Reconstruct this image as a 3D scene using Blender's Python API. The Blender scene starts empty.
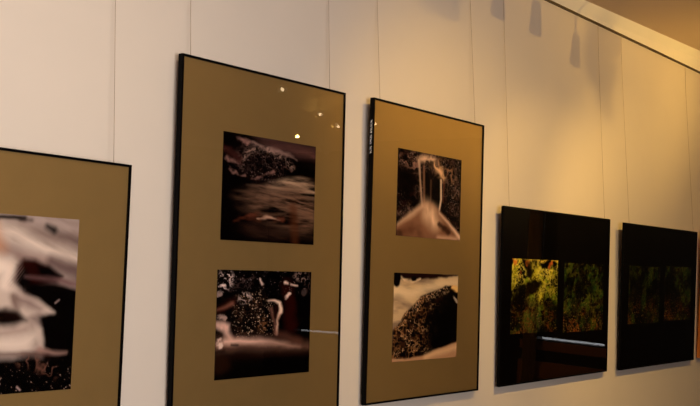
import bpy, bmesh, math, random
import numpy as np
from mathutils import Vector, Matrix

random.seed(4)
C = bpy.context.scene.collection
SC = bpy.context.scene

# ------------------------------------------------------------------ helpers
def lin(r, g, b):
    def f(c):
        c = c / 255.0
        return c / 12.92 if c <= 0.04045 else ((c + 0.055) / 1.055) ** 2.4
    return (f(r), f(g), f(b), 1.0)

def link(name, me, mat=None, parent=None):
    o = bpy.data.objects.new(name, me)
    C.objects.link(o)
    if mat is not None:
        o.data.materials.append(mat)
    if parent is not None:
        o.parent = parent
    return o

def obj(name, bm, mat=None, parent=None, smooth=False):
    me = bpy.data.meshes.new(name)
    bmesh.ops.recalc_face_normals(bm, faces=bm.faces)
    bm.to_mesh(me)
    bm.free()
    if smooth:
        for p in me.polygons:
            p.use_smooth = True
    return link(name, me, mat, parent)

def box(bm, x0, x1, y0, y1, z0, z1):
    v = [bm.verts.new(p) for p in ((x0, y0, z0), (x1, y0, z0), (x1, y1, z0), (x0, y1, z0),
                                   (x0, y0, z1), (x1, y0, z1), (x1, y1, z1), (x0, y1, z1))]
    for f in ((0, 3, 2, 1), (4, 5, 6, 7), (0, 1, 5, 4), (1, 2, 6, 5), (2, 3, 7, 6), (3, 0, 4, 7)):
        bm.faces.new([v[i] for i in f])
    return bm

def tube(bm, pts, r, n=8):
    pts = [Vector(p) for p in pts]
    rings = []
    for i, p in enumerate(pts):
        a = pts[max(i - 1, 0)]
        b = pts[min(i + 1, len(pts) - 1)]
        t = (b - a).normalized()
        u = t.orthogonal().normalized()
        w = t.cross(u)
        rr = r[i] if isinstance(r, (list, tuple)) else r
        rings.append([bm.verts.new(p + (u * math.cos(2 * math.pi * k / n) + w * math.sin(2 * math.pi * k / n)) * rr) for k in range(n)])
    for a, b in zip(rings, rings[1:]):
        for k in range(n):
            bm.faces.new((a[k], a[(k + 1) % n], b[(k + 1) % n], b[k]))
    bm.faces.new(rings[0][::-1])
    bm.faces.new(rings[-1])
    return bm

def lathe(bm, prof, n=24, M=None):
    """profile of (radius, z) turned round Z, then moved by M"""
    M = M or Matrix()
    rings = []
    for r, z in prof:
        rings.append([bm.verts.new(M @ Vector((r * math.cos(2 * math.pi * k / n), r * math.sin(2 * math.pi * k / n), z))) for k in range(n)])
    for a, b in zip(rings, rings[1:]):
        for k in range(n):
            bm.faces.new((a[k], a[(k + 1) % n], b[(k + 1) % n], b[k]))
    bm.faces.new(rings[0][::-1])
    bm.faces.new(rings[-1])
    return bm

def tag(o, label, cat, group=None):
    o['label'] = label
    o['category'] = cat
    if group:
        o['group'] = group
    return o

def thing(name, label, cat, M=None, group=None):
    o = bpy.data.objects.new(name, None)
    o.empty_display_size = 0.1
    C.objects.link(o)
    if M is not None:
        o.matrix_world = M
    return tag(o, label, cat, group)

def struct(o):
    o['kind'] = 'structure'
    return o

# ------------------------------------------------------------------ materials
def new_mat(name):
    m = bpy.data.materials.new(name)
    m.use_nodes = True
    nt = m.node_tree
    return m, nt, nt.nodes['Principled BSDF'], nt.nodes['Material Output']

def plain(name, col, rough=0.6, metal=0.0, spec=0.5, noise=0.0, scale=30.0, bump=0.0):
    m, nt, b, out = new_mat(name)
    b.inputs['Roughness'].default_value = rough
    b.inputs['Metallic'].default_value = metal
    b.inputs['Specular IOR Level'].default_value = spec
    tc = nt.nodes.new('ShaderNodeTexCoord')
    n = nt.nodes.new('ShaderNodeTexNoise')
    n.inputs['Scale'].default_value = scale
    n.inputs['Detail'].default_value = 5
    nt.links.new(tc.outputs['Object'], n.inputs['Vector'])
    r = nt.nodes.new('ShaderNodeMix')
    r.data_type = 'RGBA'
    r.inputs['A'].default_value = tuple(c * (1 - noise) for c in col[:3]) + (1,)
    r.inputs['B'].default_value = tuple(min(c * (1 + noise), 1) for c in col[:3]) + (1,)
    nt.links.new(n.outputs['Fac'], r.inputs['Factor'])
    nt.links.new(r.outputs['Result'], b.inputs['Base Color'])
    if bump:
        bp = nt.nodes.new('ShaderNodeBump')
        bp.inputs['Strength'].default_value = bump
        bp.inputs['Distance'].default_value = 0.002
        nt.links.new(n.outputs['Fac'], bp.inputs['Height'])
        nt.links.new(bp.outputs['Normal'], b.inputs['Normal'])
    return m

def wood_mat(name, a, bcol, scale=3.0, axis=(1, 14, 14), rough=0.45):
    m, nt, b, out = new_mat(name)
    b.inputs['Roughness'].default_value = rough
    tc = nt.nodes.new('ShaderNodeTexCoord')
    mp = nt.nodes.new('ShaderNodeMapping')
    mp.inputs['Scale'].default_value = axis
    n = nt.nodes.new('ShaderNodeTexNoise')
    n.inputs['Scale'].default_value = scale
    n.inputs['Detail'].default_value = 6
    n.inputs['Distortion'].default_value = 0.6
    r = nt.nodes.new('ShaderNodeValToRGB')
    r.color_ramp.elements[0].position = 0.3
    r.color_ramp.elements[0].color = a
    r.color_ramp.elements[1].position = 0.7
    r.color_ramp.elements[1].color = bcol
    nt.links.new(tc.outputs['Object'], mp.inputs['Vector'])
    nt.links.new(mp.outputs['Vector'], n.inputs['Vector'])
    nt.links.new(n.outputs['Fac'], r.inputs['Fac'])
    nt.links.new(r.outputs['Color'], b.inputs['Base Color'])
    return m

def glow(name, col, strength):
    m, nt, b, out = new_mat(name)
    e = nt.nodes.new('ShaderNodeEmission')
    e.inputs['Color'].default_value = col
    e.inputs['Strength'].default_value = strength
    nt.links.new(e.outputs['Emission'], out.inputs['Surface'])
    return m

def glass_mat(name):
    m, nt, b, out = new_mat(name)
    nt.nodes.remove(b)
    tr = nt.nodes.new('ShaderNodeBsdfTransparent')
    gl = nt.nodes.new('ShaderNodeBsdfGlossy')
    gl.inputs['Roughness'].default_value = 0.006
    fr = nt.nodes.new('ShaderNodeFresnel')
    # one thin sheet: the same reflectance from either face
    ge = nt.nodes.new('ShaderNodeNewGeometry')
    io = nt.nodes.new('ShaderNodeMapRange')
    io.inputs['To Min'].default_value = 1.5
    io.inputs['To Max'].default_value = 1.0 / 1.5
    nt.links.new(ge.outputs['Backfacing'], io.inputs['Value'])
    nt.links.new(io.outputs['Result'], fr.inputs['IOR'])
    mx = nt.nodes.new('ShaderNodeMixShader')
    nt.links.new(fr.outputs['Fac'], mx.inputs['Fac'])
    nt.links.new(tr.outputs['BSDF'], mx.inputs[1])
    nt.links.new(gl.outputs['BSDF'], mx.inputs[2])
    nt.links.new(mx.outputs['Shader'], out.inputs['Surface'])
    return m

def print_mat():
    """photographic paper: the printed picture is held per vertex in 'ink'"""
    m, nt, b, out = new_mat('photo_print')
    a = nt.nodes.new('ShaderNodeAttribute')
    a.attribute_name = 'ink'
    b.inputs['Roughness'].default_value = 0.5
    b.inputs['Specular IOR Level'].default_value = 0.02
    nt.links.new(a.outputs['Color'], b.inputs['Base Color'])
    return m

M_WALL = plain('wall_paint', lin(228, 214, 199), 0.85, spec=0.2, noise=0.025, scale=6.0, bump=0.0)
M_FAR = plain('far_wall_paint', lin(150, 126, 96), 0.85, spec=0.2, noise=0.03, scale=4.0)
M_CEIL = plain('ceiling_paint', lin(205, 182, 160), 0.9, spec=0.2, noise=0.03, scale=3.0)
M_TRIM = plain('cornice_paint', lin(248, 240, 228), 0.8, spec=0.2, noise=0.03, scale=8.0)
M_RAIL = plain('rail_metal', lin(70, 52, 30), 0.5, metal=0.3, noise=0.05)
M_DARKWALL = wood_mat('dark_wood_panel', lin(16, 10, 7), lin(24, 15, 9), 1.2, (1, 6, 1))
M_PANEL = wood_mat('brown_wood_panel', lin(150, 92, 44), lin(180, 116, 60), 1.2, (1, 1, 8))
M_FLOOR = wood_mat('parquet', lin(58, 36, 18), lin(92, 58, 30), 2.0, (1, 9, 1), 0.35)
M_BLACK = plain('black_lacquer', lin(5, 4, 5), 0.5, spec=0.05, noise=0.1, scale=60)
M_MAT = plain('olive_card', lin(176, 141, 86), 0.42, metal=0.6, spec=0.3, noise=0.05, scale=14.0)
M_BLKCARD = plain('black_card', lin(4, 2, 2), 0.6, spec=0.03, noise=0.1, scale=40)
M_GLASS = glass_mat('picture_glass')
M_PRINT = print_mat()
M_WIRE = plain('steel_wire', lin(165, 138, 112), 0.6, metal=0.0, noise=0.05)
M_LABEL = plain('white_ink', lin(235, 238, 245), 0.6, noise=0.1)
M_OAK = wood_mat('orange_oak', lin(170, 92, 30), lin(205, 120, 45), 3.0, (14, 14, 1))
M_SPOT = plain('spot_grey', lin(150, 145, 140), 0.35, metal=0.5, noise=0.05)
M_BULB = glow('halogen_lens', (1.0, 0.72, 0.40, 1), 14.0)
M_BULBDIM = plain('unlit_lens', lin(160, 150, 130), 0.2, spec=0.6)
M_DAY = glow('daylight_pane', (0.93, 0.95, 1.0, 1), 0.3)
M_DAY2 = glow('daylight_slit', (0.95, 0.96, 1.0, 1), 2.2)
M_BLIND = plain('brown_blind', lin(20, 12, 7), 0.8, noise=0.1)
M_CURTAIN = plain('brown_curtain', lin(176, 140, 66), 0.9, noise=0.2)

# ------------------------------------------------------------------ printed photographs (drawn per vertex)
SOFT = 0.52
class Paint:
    def __init__(s, W, H, seed, nx=250, ny=190):
        s.W, s.H, s.nx, s.ny = W, H, nx, ny
        s.gain = 1.6
        s.tint = np.ones(3)
        u, v = np.meshgrid(np.linspace(0, 1, nx), np.linspace(0, 1, ny))
        s.u, s.v = u, v
        s.rng = np.random.default_rng(seed)
        s.img = np.zeros((ny, nx, 3))
        s.wu = u.copy()
        s.wv = v.copy()
    def noise(s, fx, fy, octs=4, gain=0.55, u=None, v=None):
        u = s.u if u is None else u
        v = s.v if v is None else v
        tot = np.zeros_like(u)
        amp, norm = 1.0, 0.0
        for o in range(octs):
            nx, ny = int(2.6 * fx * 2 ** o) + 4, int(2.6 * fy * 2 ** o) + 4
            g = s.rng.random((ny, nx))
            x = (np.clip(u, -0.7, 1.8) + 0.7) * fx * 2 ** o + 1
            y = (np.clip(v, -0.7, 1.8) + 0.7) * fy * 2 ** o + 1
            x = np.clip(x, 0, nx - 1.001)
            y = np.clip(y, 0, ny - 1.001)
            xi, yi = x.astype(int), y.astype(int)
            a, b = x - xi, y - yi
            a = a * a * (3 - 2 * a)
            b = b * b * (3 - 2 * b)
            val = (g[yi, xi] * (1 - a) + g[yi, xi + 1] * a) * (1 - b) + (g[yi + 1, xi] * (1 - a) + g[yi + 1, xi + 1] * a) * b
            tot += amp * val
            norm += amp
            amp *= gain
        return tot / norm
    def warp(s, amt, f=5):
        s.wu = s.u + (s.noise(f, f) - 0.5) * amt
        s.wv = s.v + (s.noise(f, f) - 0.5) * amt
    def fill(s, col):
        s.img[:] = np.array(col[:3])
    def mix(s, col, m):
        m = np.clip(m, 0, 1)[..., None]
        s.img = s.img * (1 - m) + np.array(col[:3]) * m
    def blob(s, c, rx, ry, rot=0.0, soft=0.4):
        dx, dy = s.wu - c[0], s.wv - c[1]
        k, q = math.cos(math.radians(rot)), math.sin(math.radians(rot))
        d = np.sqrt(((k * dx + q * dy) / rx) ** 2 + ((-q * dx + k * dy) / ry) ** 2)
        soft = soft * SOFT
        t = np.clip((1 + soft - d) / (2 * soft), 0, 1)
        return t * t * (3 - 2 * t)
    def stroke(s, pts, w, soft=0.02):
        d = np.full_like(s.u, 9.0)
        n = len(pts)
        ws = w if isinstance(w, (list, tuple)) else [w] * n
        for i in range(n - 1):
            (x0, y0), (x1, y1) = pts[i], pts[i + 1]
            L = (x1 - x0) ** 2 + (y1 - y0) ** 2 + 1e-9
            t = np.clip(((s.wu - x0) * (x1 - x0) + (s.wv - y0) * (y1 - y0)) / L, 0, 1)
            dd = np.hypot(s.wu - x0 - t * (x1 - x0), s.wv - y0 - t * (y1 - y0)) - (ws[i] + (ws[i + 1] - ws[i]) * t)
            d = np.minimum(d, dd)
        soft = soft * SOFT
        t = np.clip(0.5 - d / (2 * soft), 0, 1)
        return t * t * (3 - 2 * t)
    def poly(s, pts, soft=0.02):
        x, y = s.wu, s.wv
        inside = np.zeros(x.shape, bool)
        n = len(pts)
        d = np.full_like(x, 9.0)
        for i in range(n):
            (x0, y0), (x1, y1) = pts[i], pts[(i + 1) % n]
            c = ((y0 > y) != (y1 > y))
            with np.errstate(divide='ignore', invalid='ignore'):
                xx = (x1 - x0) * (y - y0) / (y1 - y0 + 1e-12) + x0
            inside ^= c & (x < xx)
            L = (x1 - x0) ** 2 + (y1 - y0) ** 2 + 1e-9
            t = np.clip(((x - x0) * (x1 - x0) + (y - y0) * (y1 - y0)) / L, 0, 1)
            d = np.minimum(d, np.hypot(x - x0 - t * (x1 - x0), y - y0 - t * (y1 - y0)))
        sd = np.where(inside, d, -d)
        soft = soft * SOFT
        t = np.clip(0.5 + sd / (2 * soft), 0, 1)
        return t * t * (3 - 2 * t)
    def br(s, m, f, amt=1.2, asp=1.0):
        """break a brush mask up with noise so that its edge and inside look natural"""
        n = s.noise(f, f * asp, 3, 0.6)
        return np.clip(m * (1 + 0.5 * amt) + (n - 0.5) * amt * 2.2 * (m > 0.01) - 0.5 * amt, 0, 1) * np.clip(m * 3, 0, 1)
    def ridge(s, f, k=16, asp=1.0):
        """thin curling lines, like moss, twigs and wet edges"""
        return np.clip(1 - np.abs(s.noise(f, f * asp, 2, 0.5) - 0.5) * k, 0, 1)
    def specks(s, f, th, wid=0.06, asp=1.0):
        n = s.noise(f, f * asp, 2, 0.6)
        return np.clip((n - th) / wid, 0, 1)
    def build(s, name, parent, x0, z0, y, rough=None):
        """mesh with its left top corner at (x0, z0) of the picture's plane, front at depth y, 2 mm thick"""
        nx, ny = s.nx, s.ny
        X = x0 + s.u.ravel() * s.W
        Z = z0 - s.v.ravel() * s.H
        co = np.c_[X, np.full(X.size, y), Z]
        rim = list(range(nx)) + [r * nx + nx - 1 for r in range(1, ny)] + [(ny - 1) * nx + c for c in range(nx - 2, -1, -1)] + [r * nx for r in range(ny - 2, 0, -1)]
        back = co[rim] + np.array([0, 0.002, 0])
        base = len(co)
        verts = np.vstack([co, back])
        faces = [(r * nx + c, (r + 1) * nx + c, (r + 1) * nx + c + 1, r * nx + c + 1) for r in range(ny - 1) for c in range(nx - 1)]
        nr = len(rim)
        faces += [(rim[i], rim[(i + 1) % nr], base + (i + 1) % nr, base + i) for i in range(nr)]
        me = bpy.data.meshes.new(name)
        me.from_pydata(verts.tolist(), [], faces)
        cols = np.ones((len(verts), 4))
        cols[:base, :3] = np.clip(s.img.reshape(-1, 3) ** 1.25 * s.gain * s.tint, 0, 0.9)
        cols[base:, :3] = 0.02
        at = me.color_attributes.new('ink', 'FLOAT_COLOR', 'POINT')
        at.data.foreach_set('color', cols.astype(np.float32).ravel())
        me.update()
        return link(name, me, M_PRINT, parent)

def paint_rapids():
    p = Paint(0.40, 0.398, 3, 270, 270)
    p.gain = 1.5
    wht, gry, mid, brn, blk = lin(218, 200, 186), lin(156, 140, 132), lin(112, 90, 84), lin(44, 12, 9), lin(6, 3, 3)
    p.warp(0.05, 4)
    flow = p.noise(3, 12, 4, u=p.u * 0.7 + p.v * 0.5, v=p.v - 0.45 * p.u)
    fine = p.noise(4, 26, 3, u=p.u, v=p.v - 0.4 * p.u)
    p.fill(gry)
    p.mix(mid, np.clip((flow - 0.40) * 4, 0, 1) * 0.7)
    p.mix(lin(92, 68, 62), p.stroke([(0.514, 0.056), (0.624, 0.049), (0.763, 0.110), (1.015, 0.180)], [0.02, 0.03, 0.03, 0.02], 0.14) * 0.8)
    p.mix(lin(176, 158, 150), p.stroke([(0.655, 0.019), (0.862, 0.034), (1.008, 0.073)], 0.03, 0.10) * 0.7)
    p.mix(lin(96, 74, 70), p.stroke([(0.867, 0.116), (1.012, 0.139)], 0.02, 0.08) * 0.7)
    p.mix(wht, p.stroke([(0.219, 0.084), (0.561, 0.092), (0.768, 0.190), (1.018, 0.233)], [0.05, 0.04, 0.04, 0.03], 0.16) * (0.55 + 0.5 * fine))
    p.mix(lin(150, 126, 118), p.stroke([(0.447, 0.203), (0.602, 0.220), (0.765, 0.259)], [0.01, 0.02, 0.02], 0.1) * 0.8)
    p.mix(wht, p.stroke([(0.232, 0.277), (0.510, 0.301), (0.510, 0.395), (0.540, 0.467), (0.497, 0.589)], [0.1, 0.06, 0.06, 0.07, 0.1], 0.12) * 0.92)
    p.mix(lin(180, 128, 92), p.stroke([(0.424, 0.050), (0.477, 0.180)], 0.03, 0.09) * 0.6)  # orange veil of stray light, painted into the print
    p.mix(blk, p.stroke([(0.773, 0.057), (0.823, 0.078)], [0.012, 0.02], 0.05) * 0.95)
    p.mix(blk, p.stroke([(0.215, 0.020), (0.628, 0.003)], 0.010, 0.03))
    p.mix(lin(34, 16, 14), p.stroke([(0.602, 0.011), (0.669, 0.018)], 0.008, 0.04) * 0.7)
    p.warp(0.02, 10)
    # dark rocks
    p.mix(lin(96, 74, 72), p.stroke([(0.820, 0.258), (1.023, 0.311)], 0.035, 0.07) * 0.8)
    p.mix(brn, p.poly([(0.573, 0.366), (0.593, 0.287), (0.637, 0.247), (0.711, 0.250), (0.794, 0.282), (0.896, 0.337), (0.856, 0.384), (0.681, 0.421)], 0.05))
    p.mix(blk, p.poly([(0.726, 0.284), (0.809, 0.293), (0.896, 0.337), (0.855, 0.361), (0.743, 0.340)], 0.05))
    p.mix(blk, p.poly([(0.586, 0.377), (0.615, 0.321), (0.647, 0.297), (0.678, 0.376), (0.642, 0.422)], 0.04))
    p.mix(blk, p.poly([(0.639, 0.388), (0.849, 0.384), (1.045, 0.417), (1.056, 1.066), (0.813, 1.004), (0.794, 0.706), (0.759, 0.580), (0.853, 0.546), (0.739, 0.478), (0.649, 0.438)], 0.04))
    p.mix(lin(120, 92, 90), p.stroke([(0.650, 0.348), (0.772, 0.357), (0.897, 0.366), (1.043, 0.387)], [0.003, 0.008, 0.016, 0.022], 0.05) * (0.5 + 0.7 * fine))
    hatch = np.clip(np.sin((p.u * 1.3 + p.v) * 260) - 0.1, 0, 1)
    p.mix(lin(150, 126, 118), p.stroke([(0.561, 0.389), (0.608, 0.310)], 0.025, 0.05) * hatch * 0.7)
    # white tongue and the lower stream
    tongue = p.poly([(0.012, 0.408), (0.550, 0.417), (0.644, 0.455), (0.753, 0.483), (0.824, 0.529), (0.853, 0.552), (0.744, 0.557), (0.691, 0.580), (0.777, 0.649), (0.797, 0.752), (0.639, 0.786), (0.034, 0.748)], 0.05)
    p.mix(lin(190, 172, 160), tongue)
    p.mix(lin(120, 98, 94), tongue * p.stroke([(0.605, 0.467), (0.686, 0.500), (0.755, 0.529)], [0.02, 0.025, 0.012], 0.08) * 0.8)
    p.mix(lin(112, 88, 80), tongue * p.stroke([(0.578, 0.456), (0.601, 0.512)], 0.02, 0.07) * 0.8)
    p.mix(lin(120, 98, 90), tongue * p.stroke([(0.706, 0.602), (0.741, 0.728)], 0.02, 0.10) * 0.6)
    p.mix(lin(136, 112, 104), tongue * p.stroke([(0.471, 0.665), (0.669, 0.647)], 0.012, 0.08) * 0.6)
    p.mix(lin(222, 206, 192), tongue * p.stroke([(0.468, 0.720), (0.661, 0.725), (0.725, 0.682)], 0.02, 0.1) * 0.6)
    p.mix(lin(20, 8, 6), p.poly([(0.021, 0.547), (0.518, 0.523), (0.610, 0.540), (0.673, 0.596), (0.589, 0.623), (0.025, 0.604)], 0.06))
    p.mix(lin(40, 20, 16), p.stroke([(0.533, 0.545), (0.612, 0.579)], 0.02, 0.06) * 0.6)
    p.mix(lin(158, 128, 118), p.stroke([(0.771, 0.768), (0.854, 0.783), (0.952, 0.786)], [0.022, 0.012, 0.004], 0.04) * 0.9)
    p.mix(lin(70, 44, 40), p.stroke([(0.265, 0.772), (0.705, 0.783), (0.827, 0.799)], 0.008, 0.05) * 0.7)
    p.mix(blk, p.poly([(0.036, 0.779), (0.588, 0.812), (0.706, 0.800), (0.843, 0.823), (1.068, 0.796), (1.086, 1.069), (0.051, 0.995)], 0.05))
    low = np.clip((p.v - (0.641, 0.825)[1]) * 24, 0, 1)
    p.mix(lin(72, 50, 44), low * p.ridge(26, 12) * p.specks(5, 0.45, 0.15) * 0.7)
    p.mix(lin(176, 148, 134), low * p.specks(95, 0.80, 0.06) * 0.7)
    p.mix(lin(130, 92, 78), p.stroke([(0.654, 0.820), (0.727, 0.823), (0.791, 0.866), (0.875, 0.893)], 0.025, 0.07) * p.ridge(22, 8) * 0.9)
    p.mix(lin(170, 144, 138), p.stroke([(0.631, 0.964), (0.651, 0.982)], 0.006, 0.015) * 0.9)
    p.mix(lin(150, 130, 125), p.stroke([(0.856, 0.494), (0.883, 0.477)], 0.005, 0.015) * 0.9)
    return p

def paint_boulder():
    p = Paint(0.40, 0.30, 5)
    p.gain = 1.9
    blk = lin(7, 3, 3)
    p.fill(blk)
    p.warp(0.05, 5)
    st = p.noise(5, 30, 4, u=p.u + p.v * 0.25)
    s2 = p.noise(9, 60, 3, u=p.u, v=p.v - p.u * 0.12)
    # misty water across the top right
    p.mix(lin(78, 54, 50), p.poly([(0.200, -0.058), (1.047, -0.075), (1.053, 0.150), (0.770, 0.148), (0.435, 0.077)], 0.1) * (0.35 + 0.8 * st))
    p.mix(lin(150, 122, 112), p.br(p.stroke([(0.266, 0.064), (0.413, 0.080), (0.610, 0.110), (0.770, 0.167)], [0.008, 0.022, 0.02, 0.008], 0.08), 9, 0.5, 2.5) * 0.9)
    p.mix(lin(96, 66, 60), p.stroke([(0.543, 0.071), (1.003, 0.095)], 0.02, 0.08) * st * 1.2)
    # water surface below
    p.mix(lin(104, 78, 62), p.poly([(0.140, 0.588), (0.403, 0.447), (0.651, 0.341), (1.033, 0.276), (1.027, 0.908), (0.523, 0.841), (0.286, 0.725)], 0.22) * np.clip(0.1 + 2.2 * (st - 0.32), 0, 1))
    p.mix(lin(176, 148, 124), p.stroke([(0.511, 0.435), (0.686, 0.377), (0.870, 0.396), (0.990, 0.464)], [0.02, 0.05, 0.05, 0.02], 0.2) * np.clip(1.9 * (st - 0.18), 0, 1))
    p.mix(lin(126, 98, 80), p.stroke([(0.406, 0.543), (0.714, 0.571), (0.972, 0.669)], [0.05, 0.10, 0.06], 0.24) * np.clip(2.0 * (s2 - 0.3), 0, 1))
    p.mix(lin(122, 96, 80), p.stroke([(0.258, 0.463), (0.490, 0.457)], 0.012, 0.05) * s2)
    p.mix(lin(102, 58, 42), p.br(p.stroke([(0.127, 0.812), (0.308, 0.761), (0.631, 0.775)], [0.012, 0.03, 0.02], 0.10), 12, 0.7, 2) * 0.8)
    p.mix(lin(170, 140, 120), p.br(p.stroke([(0.372, 0.784), (0.477, 0.757), (0.609, 0.777)], [0.004, 0.014, 0.004], 0.05), 14, 0.6, 2) * 0.9)
    p.mix(lin(84, 48, 28), p.stroke([(0.750, 0.628), (0.785, 1.021)], 0.04, 0.08) * 0.6)
    p.mix(lin(54, 36, 28), p.blob((0.460, 0.903), 0.26, 0.07, 6, 0.9) * s2 * 1.2)
    p.mix(blk, p.stroke([(-0.010, 0.548), (0.015, 1.003)], [0.06, 0.12], 0.22) * 0.9)
    # boulder and small rocks
    rocks = p.poly([(-0.038, -0.009), (0.141, 0.008), (0.225, 0.080), (0.351, 0.137), (0.590, 0.172), (0.727, 0.233), (1.032, 0.235), (1.035, 0.347), (0.685, 0.347), (0.403, 0.447), (0.137, 0.495), (-0.031, 0.495)], 0.06)
    p.mix(blk, rocks)
    rk = p.br(p.blob((0.387, 0.248), 0.27, 0.20, 10, 0.5), 12, 0.5)
    p.mix(lin(36, 22, 19), rk * p.specks(40, 0.50, 0.2) * 0.7)
    p.mix(lin(96, 74, 68), rk * p.ridge(26, 14) * p.specks(8, 0.42, 0.2) * 0.6)
    p.mix(lin(150, 122, 112), rk * p.specks(100, 0.74, 0.08) * 0.6)
    rim = p.stroke([(0.180, 0.284), (0.228, 0.183), (0.340, 0.120), (0.501, 0.116), (0.634, 0.166), (0.727, 0.253)], 0.016, 0.07)
    p.mix(lin(170, 140, 126), rim * np.clip(p.ridge(24, 10) + p.specks(90, 0.6, 0.1) * 0.6, 0, 1) * 0.75)
    for a, b, w in (((0.102, 0.033), (0.255, 0.066), 0.010), ((0.173, 0.050), (0.246, 0.096), 0.018), ((0.029, 0.239), (0.150, 0.279), 0.018), ((0.052, 0.338), (0.102, 0.369), 0.022), ((0.153, 0.381), (0.234, 0.381), 0.012), ((0.297, 0.402), (0.529, 0.326), 0.010), ((0.637, 0.254), (0.705, 0.275), 0.012)):
        p.mix(lin(158, 120, 110), p.br(p.stroke([a, b], w * 0.55, 0.10), 18, 0.8) * 0.75)
    p.mix(lin(70, 38, 34), p.br(p.stroke([(0.007, 0.159), (0.168, 0.229)], 0.04, 0.1), 14, 0.9) * 0.6)
    return p

def paint_pool():
    p = Paint(0.40, 0.30, 8)
    p.gain = 2.5
    blk = lin(5, 3, 3)
    p.fill(blk)
    p.warp(0.04, 7)
    p.mix(lin(44, 12, 8), p.br(p.stroke([(0.723, 0.143), (0.780, 0.525)], 0.07, 0.12), 8, 0.6) * 0.8)
    p.mix(lin(46, 20, 14), p.stroke([(-0.005, 0.366), (0.168, 0.276)], 0.03, 0.08) * 0.8)
    # leafy rock with light specks
    rk = p.poly([(0.187, 0.240), (0.453, 0.202), (0.564, 0.327), (0.605, 0.606), (0.219, 0.627), (0.153, 0.441)], 0.07)
    p.mix(lin(70, 48, 36), rk * p.ridge(30, 12) * p.specks(10, 0.4, 0.2) * 0.8)
    p.mix(lin(190, 160, 136), rk * p.specks(105, 0.74, 0.06) * 0.8)
    p.mix(lin(100, 68, 44), p.blob((0.474, 0.525), 0.06, 0.07, 0, 0.6) * p.specks(40, 0.5, 0.1) * 0.8)
    up = np.clip(((0.228, 0.258)[1] - p.v) * 8, 0, 1)
    p.mix(lin(150, 130, 126), up * p.specks(100, 0.80, 0.06) * 0.7)
    p.mix(lin(90, 70, 66), up * p.ridge(20, 14) * p.specks(6, 0.52, 0.1) * 0.5)
    p.mix(lin(190, 166, 158), p.blob((0.074, 0.103), 0.07, 0.09, 30, 0.9) * np.clip(p.ridge(26, 9) * p.specks(14, 0.45, 0.1) + p.specks(70, 0.7, 0.1), 0, 1) * 0.9)
    p.mix(lin(182, 158, 148), p.blob((0.278, 0.259), 0.07, 0.05, 0, 0.8) * np.clip(p.ridge(28, 7), 0, 1) * 0.8)
    p.mix(lin(150, 128, 120), p.br(p.blob((0.009, 0.212), 0.04, 0.03, 0, 0.7), 30, 1.2) * 0.6)
    for a, b, w in (((0.700, 0.114), (0.734, 0.124), 0.014), ((0.779, 0.133), (0.837, 0.142), 0.010), ((0.716, 0.270), (0.759, 0.221), 0.014), ((0.428, 0.079), (0.451, 0.136), 0.012)):
        p.mix(lin(192, 164, 152), p.br(p.stroke([a, b], w, 0.04), 24, 0.8) * 0.85)
    p.mix(lin(140, 118, 110), p.blob((0.880, 0.043), 0.08, 0.05, 0, 0.8) * p.ridge(28, 7) * 0.7)
    p.mix(lin(70, 58, 56), p.br(p.blob((0.919, 0.202), 0.03, 0.04, 0, 0.7), 26, 1.0) * 0.7)
    # hanging water
    p.mix(lin(206, 174, 156), p.stroke([(0.530, 0.279), (0.595, 0.289), (0.651, 0.318), (0.664, 0.396)], [0.002, 0.010, 0.014, 0.014], 0.035) * 0.95)
    p.mix(lin(196, 160, 140), p.stroke([(0.664, 0.376), (0.634, 0.472), (0.627, 0.607)], [0.012, 0.004, 0.010], 0.035) * 0.9)
    p.mix(lin(120, 84, 72), p.stroke([(0.554, 0.365), (0.601, 0.471), (0.616, 0.606)], [0.012, 0.008, 0.012], 0.04) * 0.7)
    p.mix(lin(40, 12, 8), p.stroke([(0.608, 0.347), (0.622, 0.453)], 0.012, 0.03) * 0.85)
    # left cascade
    p.mix(lin(180, 148, 134), p.poly([(-0.031, 0.455), (0.056, 0.466), (0.135, 0.496), (0.137, 0.560), (0.190, 0.663), (0.141, 0.660), (0.079, 0.567), (-0.029, 0.509)], 0.06) * (0.5 + 0.7 * p.noise(20, 6, 3)))
    p.mix(lin(150, 126, 116), p.br(p.stroke([(0.006, 0.420), (0.084, 0.431)], 0.02, 0.05), 28, 1.4) * 0.8)
    p.mix(lin(120, 80, 66), p.stroke([(-0.005, 0.357), (0.091, 0.331), (0.149, 0.304)], [0.004, 0.01, 0.018], 0.05) * 0.8)
    # pool of pale water
    st = p.noise(4, 22, 3)
    p.mix(lin(96, 70, 58), p.stroke([(-0.023, 0.688), (0.241, 0.684), (0.500, 0.697), (1.006, 0.752)], [0.06, 0.05, 0.05, 0.03], 0.16) * (0.7 + 0.4 * st))
    p.mix(lin(186, 152, 136), p.stroke([(0.101, 0.649), (0.291, 0.658), (0.532, 0.679), (0.889, 0.736)], [0.022, 0.026, 0.012, 0.002], 0.09) * (0.7 + 0.5 * st) * np.clip(1.35 - p.u, 0.3, 1))
    p.mix(lin(196, 166, 152), p.br(p.blob((0.034, 0.664), 0.05, 0.05, 20, 0.9), 20, 1.2) * 0.85)
    p.mix(lin(84, 54, 44), p.stroke([(0.638, 0.607), (0.887, 0.686)], [0.02, 0.03], 0.09) * 0.7)
    p.mix(blk, p.stroke([(0.161, 0.680), (0.221, 0.692)], 0.008, 0.03) * 0.9)
    p.mix(lin(30, 14, 8), p.stroke([(-0.010, 0.797), (0.451, 0.807), (1.008, 0.821)], 0.02, 0.10) * 0.9)
    p.mix(lin(40, 22, 12), p.blob((0.041, 0.872), 0.12, 0.08, 0, 0.9) * 0.8)
    p.mix(blk, p.stroke([(0.249, 0.923), (1.010, 0.901)], 0.06, 0.1))
    p.mix(blk, p.stroke([(-0.012, 0.743), (0.085, 0.739)], 0.012, 0.04) * 0.8)
    return p

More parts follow.
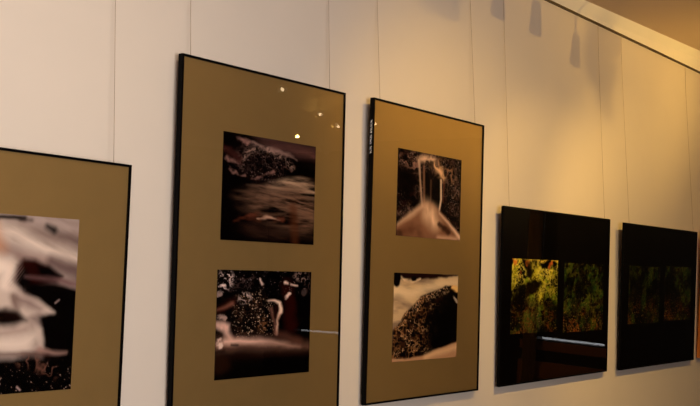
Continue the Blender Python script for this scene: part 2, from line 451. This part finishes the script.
def paint_fall():
    p = Paint(0.405, 0.296, 13)
    p.tint = np.array([0.92, 1.10, 1.45])
    p.gain = 1.8
    blk = lin(10, 3, 3)
    p.fill(blk)
    p.warp(0.05, 8)
    p.mix(lin(58, 32, 26), p.specks(20, 0.52, 0.2) * 0.6)
    curl = np.clip(1 - np.abs(p.noise(18, 14, 2) - 0.5) * 16, 0, 1)
    p.mix(lin(112, 82, 66), np.clip(curl + p.ridge(30, 12) * 0.7, 0, 1) * p.specks(9, 0.38, 0.2) * 0.7)
    p.mix(lin(150, 122, 104), p.specks(100, 0.7, 0.08) * p.specks(9, 0.42, 0.2) * 0.7)
    p.mix(blk, p.blob((0.136, 0.331), 0.17, 0.17, 0, 0.8) * 0.92)
    p.mix(blk, p.stroke([(0.012, 0.575), (0.280, 0.594)], 0.05, 0.15) * 0.5)
    p.mix(lin(150, 108, 88), p.stroke([(0.083, 0.096), (0.266, 0.186)], 0.06, 0.12) * p.ridge(16, 7) * 0.8)
    # head of the fall
    p.mix(lin(200, 158, 124), p.stroke([(0.309, 0.098), (0.385, 0.064), (0.510, 0.057), (0.592, 0.106)], [0.015, 0.035, 0.03, 0.02], 0.10) * np.clip(p.ridge(14, 5, 0.7) + 0.25, 0, 1))
    p.mix(blk, p.stroke([(0.433, 0.092), (0.497, 0.143)], 0.016, 0.05) * 0.8)
    p.mix(lin(206, 158, 114), p.stroke([(0.529, 0.127), (0.627, 0.174), (0.711, 0.260)], [0.03, 0.055, 0.02], 0.11) * np.clip(p.ridge(14, 5, 0.8) + 0.1, 0, 1))
    p.mix(lin(150, 108, 76), p.stroke([(0.640, 0.087), (0.807, 0.150), (0.844, 0.256)], 0.05, 0.10) * p.ridge(14, 6, 0.8) * 0.9)
    # dark hollow behind the threads
    p.mix(blk, p.poly([(0.374, 0.207), (0.548, 0.232), (0.664, 0.314), (0.676, 0.651), (0.404, 0.605)], 0.06) * 0.9)
    p.wu, p.wv = p.u, p.v
    sv = p.noise(60, 4, 2)
    p.mix(lin(198, 158, 126), p.stroke([(0.309, 0.098), (0.331, 0.307), (0.373, 0.620)], [0.016, 0.008, 0.008], 0.035) * (0.55 + 0.6 * sv))
    p.mix(lin(140, 100, 74), p.stroke([(0.388, 0.158), (0.404, 0.605)], 0.012, 0.035) * (0.3 + 0.8 * sv))
    p.mix(lin(110, 76, 56), p.stroke([(0.503, 0.310), (0.506, 0.619)], 0.006, 0.03) * 0.8)
    p.mix(lin(220, 182, 146), p.stroke([(0.663, 0.290), (0.672, 0.531), (0.637, 0.703)], [0.009, 0.01, 0.008], 0.03) * 0.95)
    p.mix(lin(110, 60, 40), p.stroke([(0.713, 0.308), (0.705, 0.552)], 0.008, 0.03) * 0.6)
    # mound of spray
    p.warp(0.03, 5)
    fan = p.noise(14, 5, 3, u=p.u * 1.0 + (p.u - 0.45) * (1 - p.v) * 1.5)
    p.mix(lin(128, 88, 62), p.poly([(0.403, 0.582), (0.544, 0.580), (0.677, 0.687), (0.812, 0.785), (1.021, 0.955), (1.023, 1.029), (-0.057, 1.068), (-0.034, 0.909), (0.195, 0.753)], 0.07))
    p.mix(lin(216, 174, 136), p.stroke([(0.452, 0.636), (0.502, 0.715), (0.568, 0.805)], [0.03, 0.08, 0.05], 0.26) * (0.6 + 0.6 * fan))
    p.mix(lin(196, 156, 122), p.stroke([(0.374, 0.632), (0.195, 0.753), (0.023, 0.870)], [0.02, 0.03, 0.006], 0.08) * 0.7)
    p.mix(lin(92, 56, 36), p.br(p.stroke([(0.084, 0.957), (0.291, 0.896), (0.356, 1.009)], [0.05, 0.05, 0.04], 0.2), 7, 0.5) * 0.75)
    p.mix(lin(48, 22, 12), p.br(p.stroke([(0.649, 0.822), (0.800, 0.908)], [0.02, 0.045], 0.08), 9, 0.6) * 0.85)
    p.mix(lin(40, 18, 10), p.blob((0.042, 0.994), 0.06, 0.07, 0, 0.8) * 0.6)
    p.mix(lin(214, 172, 138), p.stroke([(0.661, 0.701), (0.796, 0.799), (0.934, 0.911), (1.004, 0.968)], [0.006, 0.012, 0.02, 0.03], 0.05) * 0.8)
    p.mix(lin(196, 152, 118), p.stroke([(0.638, 0.979), (0.937, 0.985)], 0.02, 0.07) * 0.7)
    return p

def paint_rock():
    p = Paint(0.404, 0.298, 17)
    p.tint = np.array([0.92, 1.10, 1.45])
    p.gain = 1.7
    p.warp(0.04, 6)
    fl = p.noise(4, 10, 4, u=p.u * 0.7 - p.v * 0.5)
    p.fill(lin(186, 150, 108))
    p.mix(lin(124, 98, 76), np.clip((fl - 0.42) * 4, 0, 1) * 0.85)
    p.mix(lin(212, 178, 134), p.stroke([(0.002, 0.195), (0.268, 0.238), (0.702, 0.117), (1.001, 0.089)], [0.06, 0.05, 0.05, 0.04], 0.14) * 0.7)
    # dark crown of leaves along the top edge
    p.mix(lin(40, 18, 14), p.stroke([(-0.005, 0.016), (0.260, 0.021), (0.460, 0.028), (0.998, 0.003)], [0.05, 0.05, 0.04, 0.012], 0.04))
    p.mix(lin(30, 14, 12), p.stroke([(0.142, 0.046), (0.445, 0.051)], 0.03, 0.05) * p.ridge(16, 5))
    p.mix(lin(205, 170, 130), p.stroke([(0.083, 0.036), (0.143, 0.069), (0.263, 0.101), (0.384, 0.064)], [0.010, 0.014, 0.016, 0.010], 0.03) * np.clip(p.noise(12, 12, 2) * 2.4 - 0.5, 0, 1))
    p.mix(lin(12, 6, 6), p.blob((0.033, 0.060), 0.06, 0.10, 0, 0.35))
    p.mix(lin(12, 6, 6), p.blob((0.292, 0.066), 0.04, 0.03, 0, 0.5))
    # boulder
    p.warp(0.05, 14)
    rock = p.poly([(1.038, 0.186), (0.901, 0.139), (0.801, 0.140), (0.672, 0.189), (0.514, 0.226), (0.376, 0.284), (0.229, 0.410), (0.115, 0.532), (-0.010, 0.652), (-0.013, 0.973), (0.235, 0.989), (0.540, 0.961), (0.793, 0.880), (1.043, 0.820)], 0.03)
    p.mix(lin(14, 8, 6), rock)
    lit_ = rock * np.clip(1.25 - 2.6 * np.clip(p.u - 0.28 - 0.35 * (0.55 - p.v), 0, 1), 0, 1)
    p.mix(lin(66, 38, 22), lit_ * p.specks(24, 0.50, 0.2) * 0.8)
    p.mix(lin(150, 104, 62), lit_ * p.ridge(24, 9) * p.specks(8, 0.40, 0.2) * 0.8)
    p.mix(lin(205, 156, 108), lit_ * p.ridge(34, 16) * p.specks(14, 0.52, 0.1) * 0.9)
    rimm = p.stroke([(0.229, 0.410), (0.392, 0.296), (0.577, 0.237), (0.802, 0.164)], 0.05, 0.08)
    p.mix(lin(190, 150, 112), rimm * rock * p.specks(70, 0.60, 0.1) * 0.7)
    p.mix(lin(224, 168, 102), p.stroke([(0.918, 0.163), (1.004, 0.186)], 0.025, 0.04))
    p.mix(lin(190, 160, 130), p.stroke([(0.939, 0.272), (0.992, 0.344)], 0.014, 0.03) * 0.8)
    p.mix(blk_() , p.blob((0.735, 0.605), 0.22, 0.28, 20, 0.5) * 0.8)
    # pale water at the foot
    p.warp(0.03, 6)
    p.mix(lin(172, 126, 88), p.poly([(-0.041, 0.972), (0.265, 0.979), (0.539, 0.938), (0.793, 0.868), (1.059, 0.808), (1.069, 1.089), (-0.039, 1.038)], 0.04))
    p.mix(lin(206, 162, 116), p.stroke([(0.493, 0.970), (0.811, 0.917), (1.011, 0.879)], 0.03, 0.07) * 0.7)
    return p

def blk_():
    return lin(8, 5, 5)

def paint_leaves(bright, w, h, seed, autumn):
    p = Paint(w, h, seed, 230, 180)
    p.gain = bright
    p.fill(lin(7, 6, 3))
    p.warp(0.16, 6)
    big = p.noise(5, 4, 3, u=p.wu, v=p.wv)
    leaf = p.noise(16, 11, 2, u=p.wu + p.wv * 0.5, v=p.wv - p.wu * 0.3)
    blade = np.clip((leaf - 0.44) * 5, 0, 1) * np.clip((big - 0.36) * 4, 0, 1)
    vein = p.ridge(20, 9, 0.8)
    tiny = p.noise(60, 50, 2)
    p.mix(lin(40, 50, 14) if autumn else lin(64, 78, 22), blade * (0.4 + 0.8 * tiny))
    p.mix(lin(34, 62, 30), np.clip((p.noise(7, 6, 2) - 0.48) * 5, 0, 1) * blade * 0.9)
    p.mix(lin(104, 98, 44), vein * np.clip((big - 0.40) * 4, 0, 1) * 0.6)
    p.mix(lin(58, 50, 40), np.clip((p.noise(8, 8, 2) - 0.56) * 6, 0, 1) * vein * 0.7)
    if autumn:
        topm = np.clip(1.2 - 1.9 * p.v, 0.05, 1)
        p.mix(lin(200, 186, 40), np.clip(blade * 1.4, 0, 1) * topm * np.clip((tiny - 0.2) * 2.4, 0, 1))
        p.mix(lin(232, 216, 104), np.clip(vein + p.specks(60, 0.62, 0.1), 0, 1) * topm * np.clip((big - 0.30) * 4, 0, 1) * 0.9)
        p.mix(lin(120, 150, 40), np.clip((p.noise(9, 8, 2) - 0.50) * 6, 0, 1) * blade * np.clip(1.3 - 1.4 * p.v, 0.1, 1) * 0.8)
        p.mix(lin(220, 128, 62), np.clip((p.noise(8, 8, 2) - 0.64) * 9, 0, 1) * np.clip(1.0 - 3.5 * p.v, 0, 1) * 0.9)
        p.mix(lin(240, 210, 90), p.stroke([(0.0, 0.0), (0.55, 0.01), (1.0, 0.0)], 0.016, 0.05) * np.clip((tiny - 0.25) * 3, 0, 1))
        p.mix(lin(214, 200, 70), p.stroke([(0.38, 0.08), (0.52, 0.24), (0.66, 0.30), (0.62, 0.55)], 0.045, 0.14) * np.clip((tiny - 0.3) * 3.5, 0, 1) * 0.9)
        p.mix(lin(6, 5, 3), p.blob((0.33, 0.15), 0.09, 0.11, 20, 0.8) * 0.98)
        p.mix(lin(8, 6, 3), p.br(p.blob((0.34, 0.40), 0.30, 0.10, -18, 0.9), 9, 0.8) * 0.97)
        p.mix(lin(6, 5, 3), p.br(p.blob((0.12, 0.70), 0.20, 0.24, 0, 0.9), 9, 0.8) * 0.97)
        p.mix(lin(6, 5, 3), p.br(p.blob((0.90, 0.78), 0.16, 0.30, 0, 0.9), 9, 0.8) * 0.85)
    dark = np.clip((p.v - 0.15) * 1.6, 0, 1)
    p.mix(lin(128, 78, 36), p.ridge(22, 9) * np.clip((p.v - 0.5) * 2.4, 0, 1) * np.clip((p.noise(6, 5, 2) - 0.42) * 5, 0, 1) * 0.9)
    p.mix(lin(214, 178, 110), p.specks(100, 0.80, 0.06) * np.clip((p.v - 0.3) * 2.0, 0.25, 1) * 0.8)
    return p


# ------------------------------------------------------------------ pictures
BAR, DEPTH = 0.006, 0.016
def frame_matrix(tl, tr, br, bl):
    tl, tr, br, bl = map(Vector, (tl, tr, br, bl))
    ex = (tr - tl).normalized()
    ez = (tl - bl)
    ez = (ez - ex * ez.dot(ex)).normalized()
    ey = ez.cross(ex)
    o = (bl + br) / 2
    M = Matrix((ex, ey, ez)).transposed().to_4x4()
    M.translation = o
    return M

def picture(label, corners, w, h, card, photos, group=None, mat_frame=None, bar=BAR, DEPTH=DEPTH, shift=0.0):
    M = frame_matrix(*corners)
    t = thing('framed_picture', label, 'picture', M, group)
    bm = bmesh.new()
    a = w / 2
    box(bm, -a, -a + bar, 0, DEPTH, 0, h)
    box(bm, a - bar, a, 0, DEPTH, 0, h)
    box(bm, -a + bar, a - bar, 0, DEPTH, 0, bar)
    box(bm, -a + bar, a - bar, 0, DEPTH, h - bar, h)
    box(bm, -a + bar, a - bar, DEPTH - 0.005, DEPTH - 0.001, bar, h - bar)
    f = obj('frame', bm, mat_frame or M_BLACK, t)
    bm = bmesh.new()
    box(bm, -a + bar, a - bar, 0.0048, DEPTH - 0.005, bar, h - bar)
    obj('mount_board', bm, card, t)
    for p, px, pz in photos:
        p.build('photograph', t, -a + px + shift, h - pz, 0.003)
    if True:
        bm = bmesh.new()
        vs = [bm.verts.new(q) for q in ((-a + bar, 0.0015, bar), (a - bar, 0.0015, bar), (a - bar, 0.0015, h - bar), (-a + bar, 0.0015, h - bar))]
        bm.faces.new(vs)
        g = obj('glass_pane', bm, M_GLASS, t)
    return t, f

CORN = [[(1.0426, -0.0500, 0.2927), (1.7446, -0.0500, 0.2867), (1.7361, -0.0300, -0.7131), (1.0341, -0.0300, -0.7071)],
        [(1.9145, -0.0422, 0.6015), (2.6193, -0.0422, 0.6013), (2.6191, -0.0300, -0.3986), (1.9142, -0.0300, -0.3985)],
        [(2.7606, -0.0504, 0.6076), (3.4697, -0.0504, 0.6048), (3.4657, -0.0300, -0.3940), (2.7566, -0.0300, -0.3912)],
        [(3.6178, -0.0521, 0.3083), (4.6196, -0.0521, 0.3109), (4.6215, -0.0300, -0.3902), (3.6196, -0.0300, -0.3929)],
        [(4.7648, -0.0598, 0.3032), (5.7570, -0.0598, 0.3036), (5.7572, -0.0300, -0.3939), (4.7651, -0.0300, -0.3942)]]
SIZES = [(0.702, 1.0), (0.7048, 1.0), (0.7092, 0.999), (1.0019, 0.7015), (0.9922, 0.6981)]
p1, _ = picture('olive mounted picture at left with one large photo of white water over dark rocks', CORN[0], *SIZES[0], M_MAT, [(paint_rapids(), 0.15, 0.146)], 'framed pictures on the wall', shift=0.002)
p2, _ = picture('olive mounted upright picture with two brown stream photos, a mossy boulder in the upper one', CORN[1], *SIZES[1], M_MAT, [(paint_boulder(), 0.162, 0.187), (paint_pool(), 0.155, 0.569)], 'framed pictures on the wall', shift=0.0035)
p3, side3 = picture('olive mounted upright picture with a thin waterfall photo above a dark rock photo', CORN[2], *SIZES[2], M_MAT, [(paint_fall(), 0.146, 0.149), (paint_rock(), 0.142, 0.570)], 'framed pictures on the wall', shift=0.005)
p4, _ = picture('black wide picture with two foliage photos, the left one bright yellow green', CORN[3], *SIZES[3], M_BLKCARD, [(paint_leaves(1.35, 0.398, 0.298, 11, True), 0.080, 0.203), (paint_leaves(1.8, 0.398, 0.298, 23, False), 0.543, 0.211)], 'framed pictures on the wall', shift=0.006, DEPTH=0.0105)
p5, _ = picture('black wide picture with two very dark foliage photos, right of the yellow green one', CORN[4], *SIZES[4], M_BLKCARD, [(paint_leaves(1.3, 0.39, 0.28, 37, False), 0.080, 0.203), (paint_leaves(1.6, 0.37, 0.28, 41, False), 0.544, 0.196)], 'framed pictures on the wall', shift=0.007, DEPTH=0.0105)
# white scribble on the side of the third frame (too blurred to read): upright hand lettering
bm = bmesh.new()
rr = random.Random(7)
z = 0.925
a = -SIZES[2][0] / 2
for k in range(9):
    zz = z - k * 0.0125
    hgt = 0.009 if k not in (3, 6) else 0.004
    pts = [(a - 0.0004, 0.004 + rr.random() * 0.003, zz), (a - 0.0004, 0.009 + rr.random() * 0.004, zz - hgt * 0.4), (a - 0.0004, 0.004 + rr.random() * 0.004, zz - hgt * 0.7), (a - 0.0004, 0.012, zz - hgt)]
    tube(bm, pts, 0.0014, 5)
lb = obj('lettering', bm, M_LABEL, p3)
lb['label'] = 'small white hand lettering down the side of the frame'
# sixth picture, only its left rim shows at the edge of the photo
o6 = Vector((5.850, -0.03, -0.388))
ez = Vector((0, -math.sin(math.radians(3.6)), math.cos(math.radians(3.6))))
c6 = [o6 + ez * 0.7, o6 + ez * 0.7 + Vector((1, 0, 0)), o6 + Vector((1, 0, 0)), o6]
p6, _ = picture('orange wood framed picture at the right edge, beside the darkest black picture', c6, 1.0, 0.70, M_MAT, [], 'framed pictures on the wall', M_OAK, 0.02)

# ------------------------------------------------------------------ hanging wires
def wire(x, y1, z1, label):
    bm = bmesh.new()
    tube(bm, [(x, -0.006, 1.233), (x, -0.008, 1.1), (x, y1, z1)], 0.0007, 8)
    tag(obj('hanging_wire', bm, M_WIRE, None, True), label, 'wire', 'picture hanging wires')
def topz(i, x):
    tl, tr = CORN[i][0], CORN[i][1]
    k = (x - tl[0]) / (tr[0] - tl[0])
    return tl[1] + (tr[1] - tl[1]) * k + DEPTH + 0.0015, tl[2] + (tr[2] - tl[2]) * k - 0.03
for i, x, l in ((0, 1.7021, 'thin wire holding the right side of the leftmost picture'),
                (1, 1.9603, 'thin wire holding the left side of the boulder stream picture'),
                (1, 2.5596, 'thin wire holding the right side of the boulder stream picture'),
                (2, 2.8185, 'thin wire holding the left side of the waterfall picture'),
                (2, 3.432, 'thin wire holding the right side of the waterfall picture'),
                (3, 3.6936, 'thin wire holding the left side of the yellow green foliage picture'),
                (3, 4.5956, 'thin wire holding the right side of the yellow green foliage picture'),
                (4, 4.8632, 'thin wire holding the left side of the darkest black picture'),
                (4, 5.742, 'thin wire holding the right side of the darkest black picture')):
    y1, z1 = topz(i, x)
    wire(x, y1, z1, l)

# ------------------------------------------------------------------ the room
X0, X1, Y0, FZ = -3.5, 10.0, -7.0, -1.6
def quadobj(name, pts, mat):
    bm = bmesh.new()
    bm.faces.new([bm.verts.new(p) for p in pts])
    return struct(obj(name, bm, mat))
bm = bmesh.new()
box(bm, X0, X1, 0, 0.15, FZ, 1.45)
struct(obj('wall_back', bm, M_WALL))
bm = bmesh.new()
box(bm, X0, X1, Y0, 0.15, FZ - 0.1, FZ)
struct(obj('floor', bm, M_FLOOR))
# cornice: slanted face between wall and ceiling, growing a little taller to the right
CY = -0.045
bm = bmesh.new()
sec = []
for x, zt in ((X0, 1.287), (4.2, 1.287), (X1, 1.287 + 0.0287 * (X1 - 4.2))):
    sec.append([bm.verts.new(p) for p in ((x, 0, 1.2382), (x, -0.008, 1.2382), (x, CY, zt), (x, CY, zt + 0.02), (x, 0, zt + 0.02))])
for a, b in zip(sec, sec[1:]):
    for k in range(5):
        bm.faces.new((a[k], b[k], b[(k + 1) % 5], a[(k + 1) % 5]))
bm.faces.new(sec[0]); bm.faces.new(sec[-1][::-1])
struct(obj('trim_1', bm, M_TRIM))
bm = bmesh.new()
box(bm, X0, X1, -0.009, 0, 1.229, 1.2382)
struct(obj('trim_2', bm, M_RAIL))
bm = bmesh.new()
lo = []
for x, zt in ((X0, 1.287), (4.2, 1.287), (X1, 1.287 + 0.0287 * (X1 - 4.2))):
    lo.append([bm.verts.new(p) for p in ((x, 0.15, zt), (x, Y0, zt), (x, Y0, zt + 0.3), (x, 0.15, zt + 0.3))])
for a, b in zip(lo, lo[1:]):
    for k in range(4):
        bm.faces.new((a[k], b[k], b[(k + 1) % 4], a[(k + 1) % 4]))
bm.faces.new(lo[0]); bm.faces.new(lo[-1][::-1])
struct(obj('ceiling', bm, M_CEIL))

def wall_with_holes(name, axis, pos, thick, a0, a1, z0, z1, holes, mat):
    """wall at axis=pos with rectangular openings (a, b, zlo, zhi)"""
    bm = bmesh.new()
    def put(p0, p1, q0, q1):
        if p1 - p0 < 1e-6 or q1 - q0 < 1e-6:
            return
        if axis == 'x':
            box(bm, pos, pos + thick, p0, p1, q0, q1)
        else:
            box(bm, p0, p1, pos, pos + thick, q0, q1)
    cur = a0
    for (a, b, lo_, hi) in sorted(holes):
        put(cur, a, z0, z1)
        put(a, b, z0, lo_)
        put(a, b, hi, z1)
        cur = b
    put(cur, a1, z0, z1)
    return struct(obj(name, bm, mat))
# opposite wall: near on the left with the daylight window, set back beyond x = 1.6; end wall with two shaded windows
WX0, WX1, WZ0, WZ1 = -1.1, 1.1, -0.6, 1.0
NY = -3.5
wall_with_holes('wall_front_near', 'y', NY - 0.2, 0.2, X0, 1.6, FZ, 1.7, [(WX0, WX1, WZ0, WZ1)], M_FAR)
bm = bmesh.new()
box(bm, 1.4, 1.6, Y0, NY - 0.2, FZ, 1.45)
struct(obj('wall_side', bm, M_FAR))
bm = bmesh.new()
box(bm, 1.4, X1, Y0 - 0.2, Y0, FZ, 1.7)
struct(obj('wall_front', bm, M_FAR))
bm = bmesh.new()
box(bm, X0 - 0.15, X0, Y0, 0.15, FZ, 1.45)
struct(obj('wall_left', bm, M_WALL))
E1 = (-3.17, -2.42, -0.755, 0.75)
E2 = (-6.5, -5.65, -0.755, 0.75)
wall_with_holes('wall_right', 'x', X1, 0.2, Y0, 0.15, FZ, 1.7, [E1, E2], M_DARKWALL)
bm = bmesh.new()
box(bm, WX0, WX1, NY - 0.18, NY - 0.17, WZ0, WZ1)
struct(obj('window_1', bm, M_DAY))
for k, E in enumerate((E1, E2)):
    bm = bmesh.new()
    box(bm, X1 + 0.12, X1 + 0.13, E[0], E[1], E[2], E[3])
    struct(obj('window_%d' % (k + 2), bm, M_DAY2))
    bm = bmesh.new()
    tube(bm, [(X1 + 0.04, E[0] + 0.01, E[3] - 0.03), (X1 + 0.04, E[1] - 0.01, E[3] - 0.03)], 0.025, 12)
    box(bm, X1 + 0.036, X1 + 0.042, E[0] + 0.002, E[1] - 0.002, E[2] + 0.026, E[3])
    bl = thing('roller_blind', ['brown roller blind over the end wall window nearer the pictures, daylight under it', 'brown roller blind over the end wall window farther from the pictures, daylight under it'][k], 'blind', Matrix.Translation((0, 0, 0)), 'roller blinds on the end wall')
    obj('blind_cloth', bm, M_BLIND, bl)
# brown wooden boards under the end wall windows
bm = bmesh.new()
box(bm, X1 - 0.03, X1, -3.35, -2.35, -0.86, -0.77)
box(bm, X1 - 0.05, X1, -3.35, -2.35, FZ, -0.98)
struct(obj('trim_3', bm, M_PANEL))
# brown curtain hanging beside the nearer window
bm = bmesh.new()
n = 24
top = []
for k in range(n + 1):
    y = -3.28 + 0.15 * k / n
    x = X1 - 0.09 - 0.02 * math.sin(k * 1.3)
    top.append((bm.verts.new((x, y, 1.15)), bm.verts.new((x, y, FZ + 0.03)), bm.verts.new((x + 0.004, y, 1.15)), bm.verts.new((x + 0.004, y, FZ + 0.03))))
for a, b in zip(top, top[1:]):
    bm.faces.new((a[0], b[0], b[1], a[1]))
    bm.faces.new((a[2], a[3], b[3], b[2]))
tag(obj('curtain', bm, M_CURTAIN, None, True), 'narrow brown curtain hanging beside the end wall window', 'curtain')

# ------------------------------------------------------------------ lamps
def spot_lamp(label, pos, target, lit, group, off=0.0):
    """ceiling spot: ceiling plate, stem, tapered head with lens; pos is the centre of the lens"""
    pos = Vector(pos)
    aim = (Vector(target) - pos).normalized()
    cz = 1.287 + 0.0287 * max(pos.x - 4.2, 0)
    t = thing('spot_lamp', label, 'lamp', Matrix.Translation((pos.x, pos.y, cz)), group)
    inv = Matrix.Translation((-pos.x, -pos.y, -cz))
    M = inv @ Matrix.Translation(pos) @ aim.to_track_quat('Z', 'Y').to_matrix().to_4x4()
    bm = bmesh.new()
    lathe(bm, [(0.018, -0.115), (0.026, -0.105), (0.030, -0.06), (0.036, -0.01), (0.036, 0.0), (0.031, 0.0), (0.030, -0.004)], 20, M)
    obj('lamp_head', bm, M_SPOT, t, True)
    bm = bmesh.new()
    piv = M @ Vector((0, 0, -0.07))
    if off:
        tube(bm, [(piv.x + off, piv.y, 0), (piv.x + off, piv.y, piv.z), (piv.x, piv.y, piv.z)], 0.005, 8)
    else:
        tube(bm, [(piv.x, piv.y, 0), (piv.x, piv.y, piv.z)], 0.006, 8)
    lathe(bm, [(0.03, -0.012), (0.03, 0.0)], 20, Matrix.Translation((piv.x + off, piv.y, 0)))
    obj('stem', bm, M_SPOT, t)
    bm = bmesh.new()
    lathe(bm, [(0.012, -0.006), (0.012, -0.002)], 20, M)
    obj('lens', bm, M_BULB if lit else M_BULBDIM, t)
    return pos, aim
def spot_light(pos, aim, power, size, blend, rad, col):
    L = bpy.data.lights.new('spot_beam', 'SPOT')
    L.energy = power
    L.color = col
    L.spot_size = math.radians(size)
    L.spot_blend = blend
    L.shadow_soft_size = rad
    o = bpy.data.objects.new('spot_beam', L)
    C.objects.link(o)
    o.location = pos + aim * 0.006
    o.rotation_euler = aim.to_track_quat('-Z', 'Y').to_euler()
    return o
LM = [(166.84, (1.000, 0.940, 0.914)), (15.65, (1.000, 0.818, 0.540)), (7.18, (1.000, 0.818, 0.540)), (58.57, (1.000, 0.620, 0.150)), (49.01, (1.000, 0.620, 0.150)), (70.72, (1.000, 0.620, 0.150)), (236.85, (1.000, 0.620, 0.150)), (4.80, (1.000, 0.620, 0.150)), (43.40, (1.000, 0.620, 0.150)), (110.00, (1.000, 0.620, 0.250))]
aimed = 'ceiling spots aimed at the pictures'
for k, lab, pos, tgt, size, bl, rad in (
        (1, 'grey ceiling spot lighting the leftmost picture', (1.2, -1.5, 1.19), (1.25, 0, 0.5), 70, 1.0, 0.03),
        (2, 'grey ceiling spot lighting the boulder stream picture', (2.1, -1.5, 1.19), (2.2, 0, 0.1), 70, 1.0, 0.03),
        (3, 'grey ceiling spot lighting the waterfall picture', (2.6, -1.5, 1.19), (3.4, 0, 0.0), 70, 0.9, 0.03),
        (4, 'grey ceiling spot lighting the yellow green foliage picture', (2.75, -1.5, 1.19), (4.3, 0, -0.1), 46, 0.6, 0.03),
        (5, 'grey ceiling spot lighting the darkest black picture', (3.8, -1.5, 1.19), (5.0, 0, -0.1), 60, 0.8, 0.03),
        (6, 'grey ceiling spot farthest from the pictures', (7.28, -4.23, 1.225), (4.0, 0, 1.25), 28, 1.0, 0.015),
        (7, 'grey ceiling spot lighting the wall right of the pictures', (5.7, -1.5, 1.19), (6.1, 0, 0.9), 75, 1.0, 0.05)):
    p_, a_ = spot_lamp(lab, pos, tgt, True, aimed)
    spot_light(p_, a_, LM[k][0], size, bl, rad, LM[k][1])
for lab, pos in (('grey ceiling spot in the middle of the room, nearer the windows', (6.10, -3.00, 1.19)),
                 ('grey ceiling spot in the middle of the room, farther back', (6.70, -3.30, 1.19)),
                 ('grey ceiling spot in the middle of the room, beside the end wall', (6.98, -3.16, 1.185)),
                 ('grey ceiling spot in the middle of the room, first of the line', (5.12, -2.52, 1.19))):
    spot_lamp(lab, pos, (pos[0] - 2.0, 0, 0.4), True, aimed)
p_, a_ = spot_lamp('grey ceiling spot in the middle of the room, added to brighten the end wall', (8.2, -4.6, 1.19), (9.95, -3.6, -0.3), True, aimed)
spot_light(p_, a_, LM[9][0], 115, 0.8, 0.03, LM[9][1])  # added lamp, brightens the curtain and boards mirrored in the glass
for lab, pos, tgt in (('grey uplighter spot nearer the wall, added to brighten the cornice', (5.85, -1.2, 0.76), (5.1, 0, 1.42)),
                 ('grey uplighter spot farther right, added to brighten the cornice', (7.2, -1.2, 0.76), (6.3, 0, 1.42))):
    p_, a_ = spot_lamp(lab, pos, tgt, True, 'spots added to brighten the cornice', 0.06)
    spot_light(p_, a_, LM[8][0], 100, 1.0, 0.04, LM[8][1])  # unseen uplighters, added to brighten the cornice, ceiling and upper wall
for k, (x, z) in enumerate(((4.15, 1.045), (4.43, 1.105), (4.68, 1.10), (4.98, 1.045))):
    spot_lamp('unlit grey spot, %s of the row above the wall' % ('first', 'second', 'third', 'fourth')[k], (x, -0.9, z), (x - 0.1, -0.85, 0.5), False, 'unlit spots in the row near the wall')

# daylight coming in through the window of the opposite wall
A = bpy.data.lights.new('window_daylight', 'AREA')
A.shape = 'RECTANGLE'
A.size, A.size_y = WX1 - WX0, WZ1 - WZ0
A.energy = LM[0][0]
A.color = LM[0][1]
ao = bpy.data.objects.new('window_daylight', A)
C.objects.link(ao)
ao.location = ((WX0 + WX1) / 2, NY - 0.12, (WZ0 + WZ1) / 2)
ao.rotation_euler = (math.radians(90 + 12), 0, 0)

W = bpy.data.worlds.new('world')
SC.world = W
W.use_nodes = True
W.node_tree.nodes['Background'].inputs['Color'].default_value = (0.6, 0.7, 0.9, 1)
W.node_tree.nodes['Background'].inputs['Strength'].default_value = 0.3

# ------------------------------------------------------------------ camera
cam = bpy.data.cameras.new('camera')
co = bpy.data.objects.new('camera', cam)
C.objects.link(co)
cam.sensor_width = 36.0
cam.sensor_fit = 'HORIZONTAL'
cam.lens = 36.0 * 1057.029 / 700.0
cam.clip_start = 0.01
yaw, pitch, roll = 0.915374, 0.075689, 0.012534
fw = Vector((math.sin(yaw) * math.cos(pitch), math.cos(yaw) * math.cos(pitch), math.sin(pitch)))
r0 = Vector((math.cos(yaw), -math.sin(yaw), 0))
u0 = r0.cross(fw)
r1 = r0 * math.cos(roll) + u0 * math.sin(roll)
u1 = u0 * math.cos(roll) - r0 * math.sin(roll)
Mc = Matrix((r1, u1, -fw)).transposed().to_4x4()
Mc.translation = (0, -2.0777, 0)
co.matrix_world = Mc
SC.camera = co

SC.view_settings.view_transform = 'Standard'
SC.view_settings.look = 'None'
SC.view_settings.gamma = 1
SC.view_settings.use_curve_mapping = False
SC.view_settings.exposure = 0.0
SC.cycles.use_denoising = True
SC.cycles.max_bounces = 8
SC.cycles.transparent_max_bounces = 12
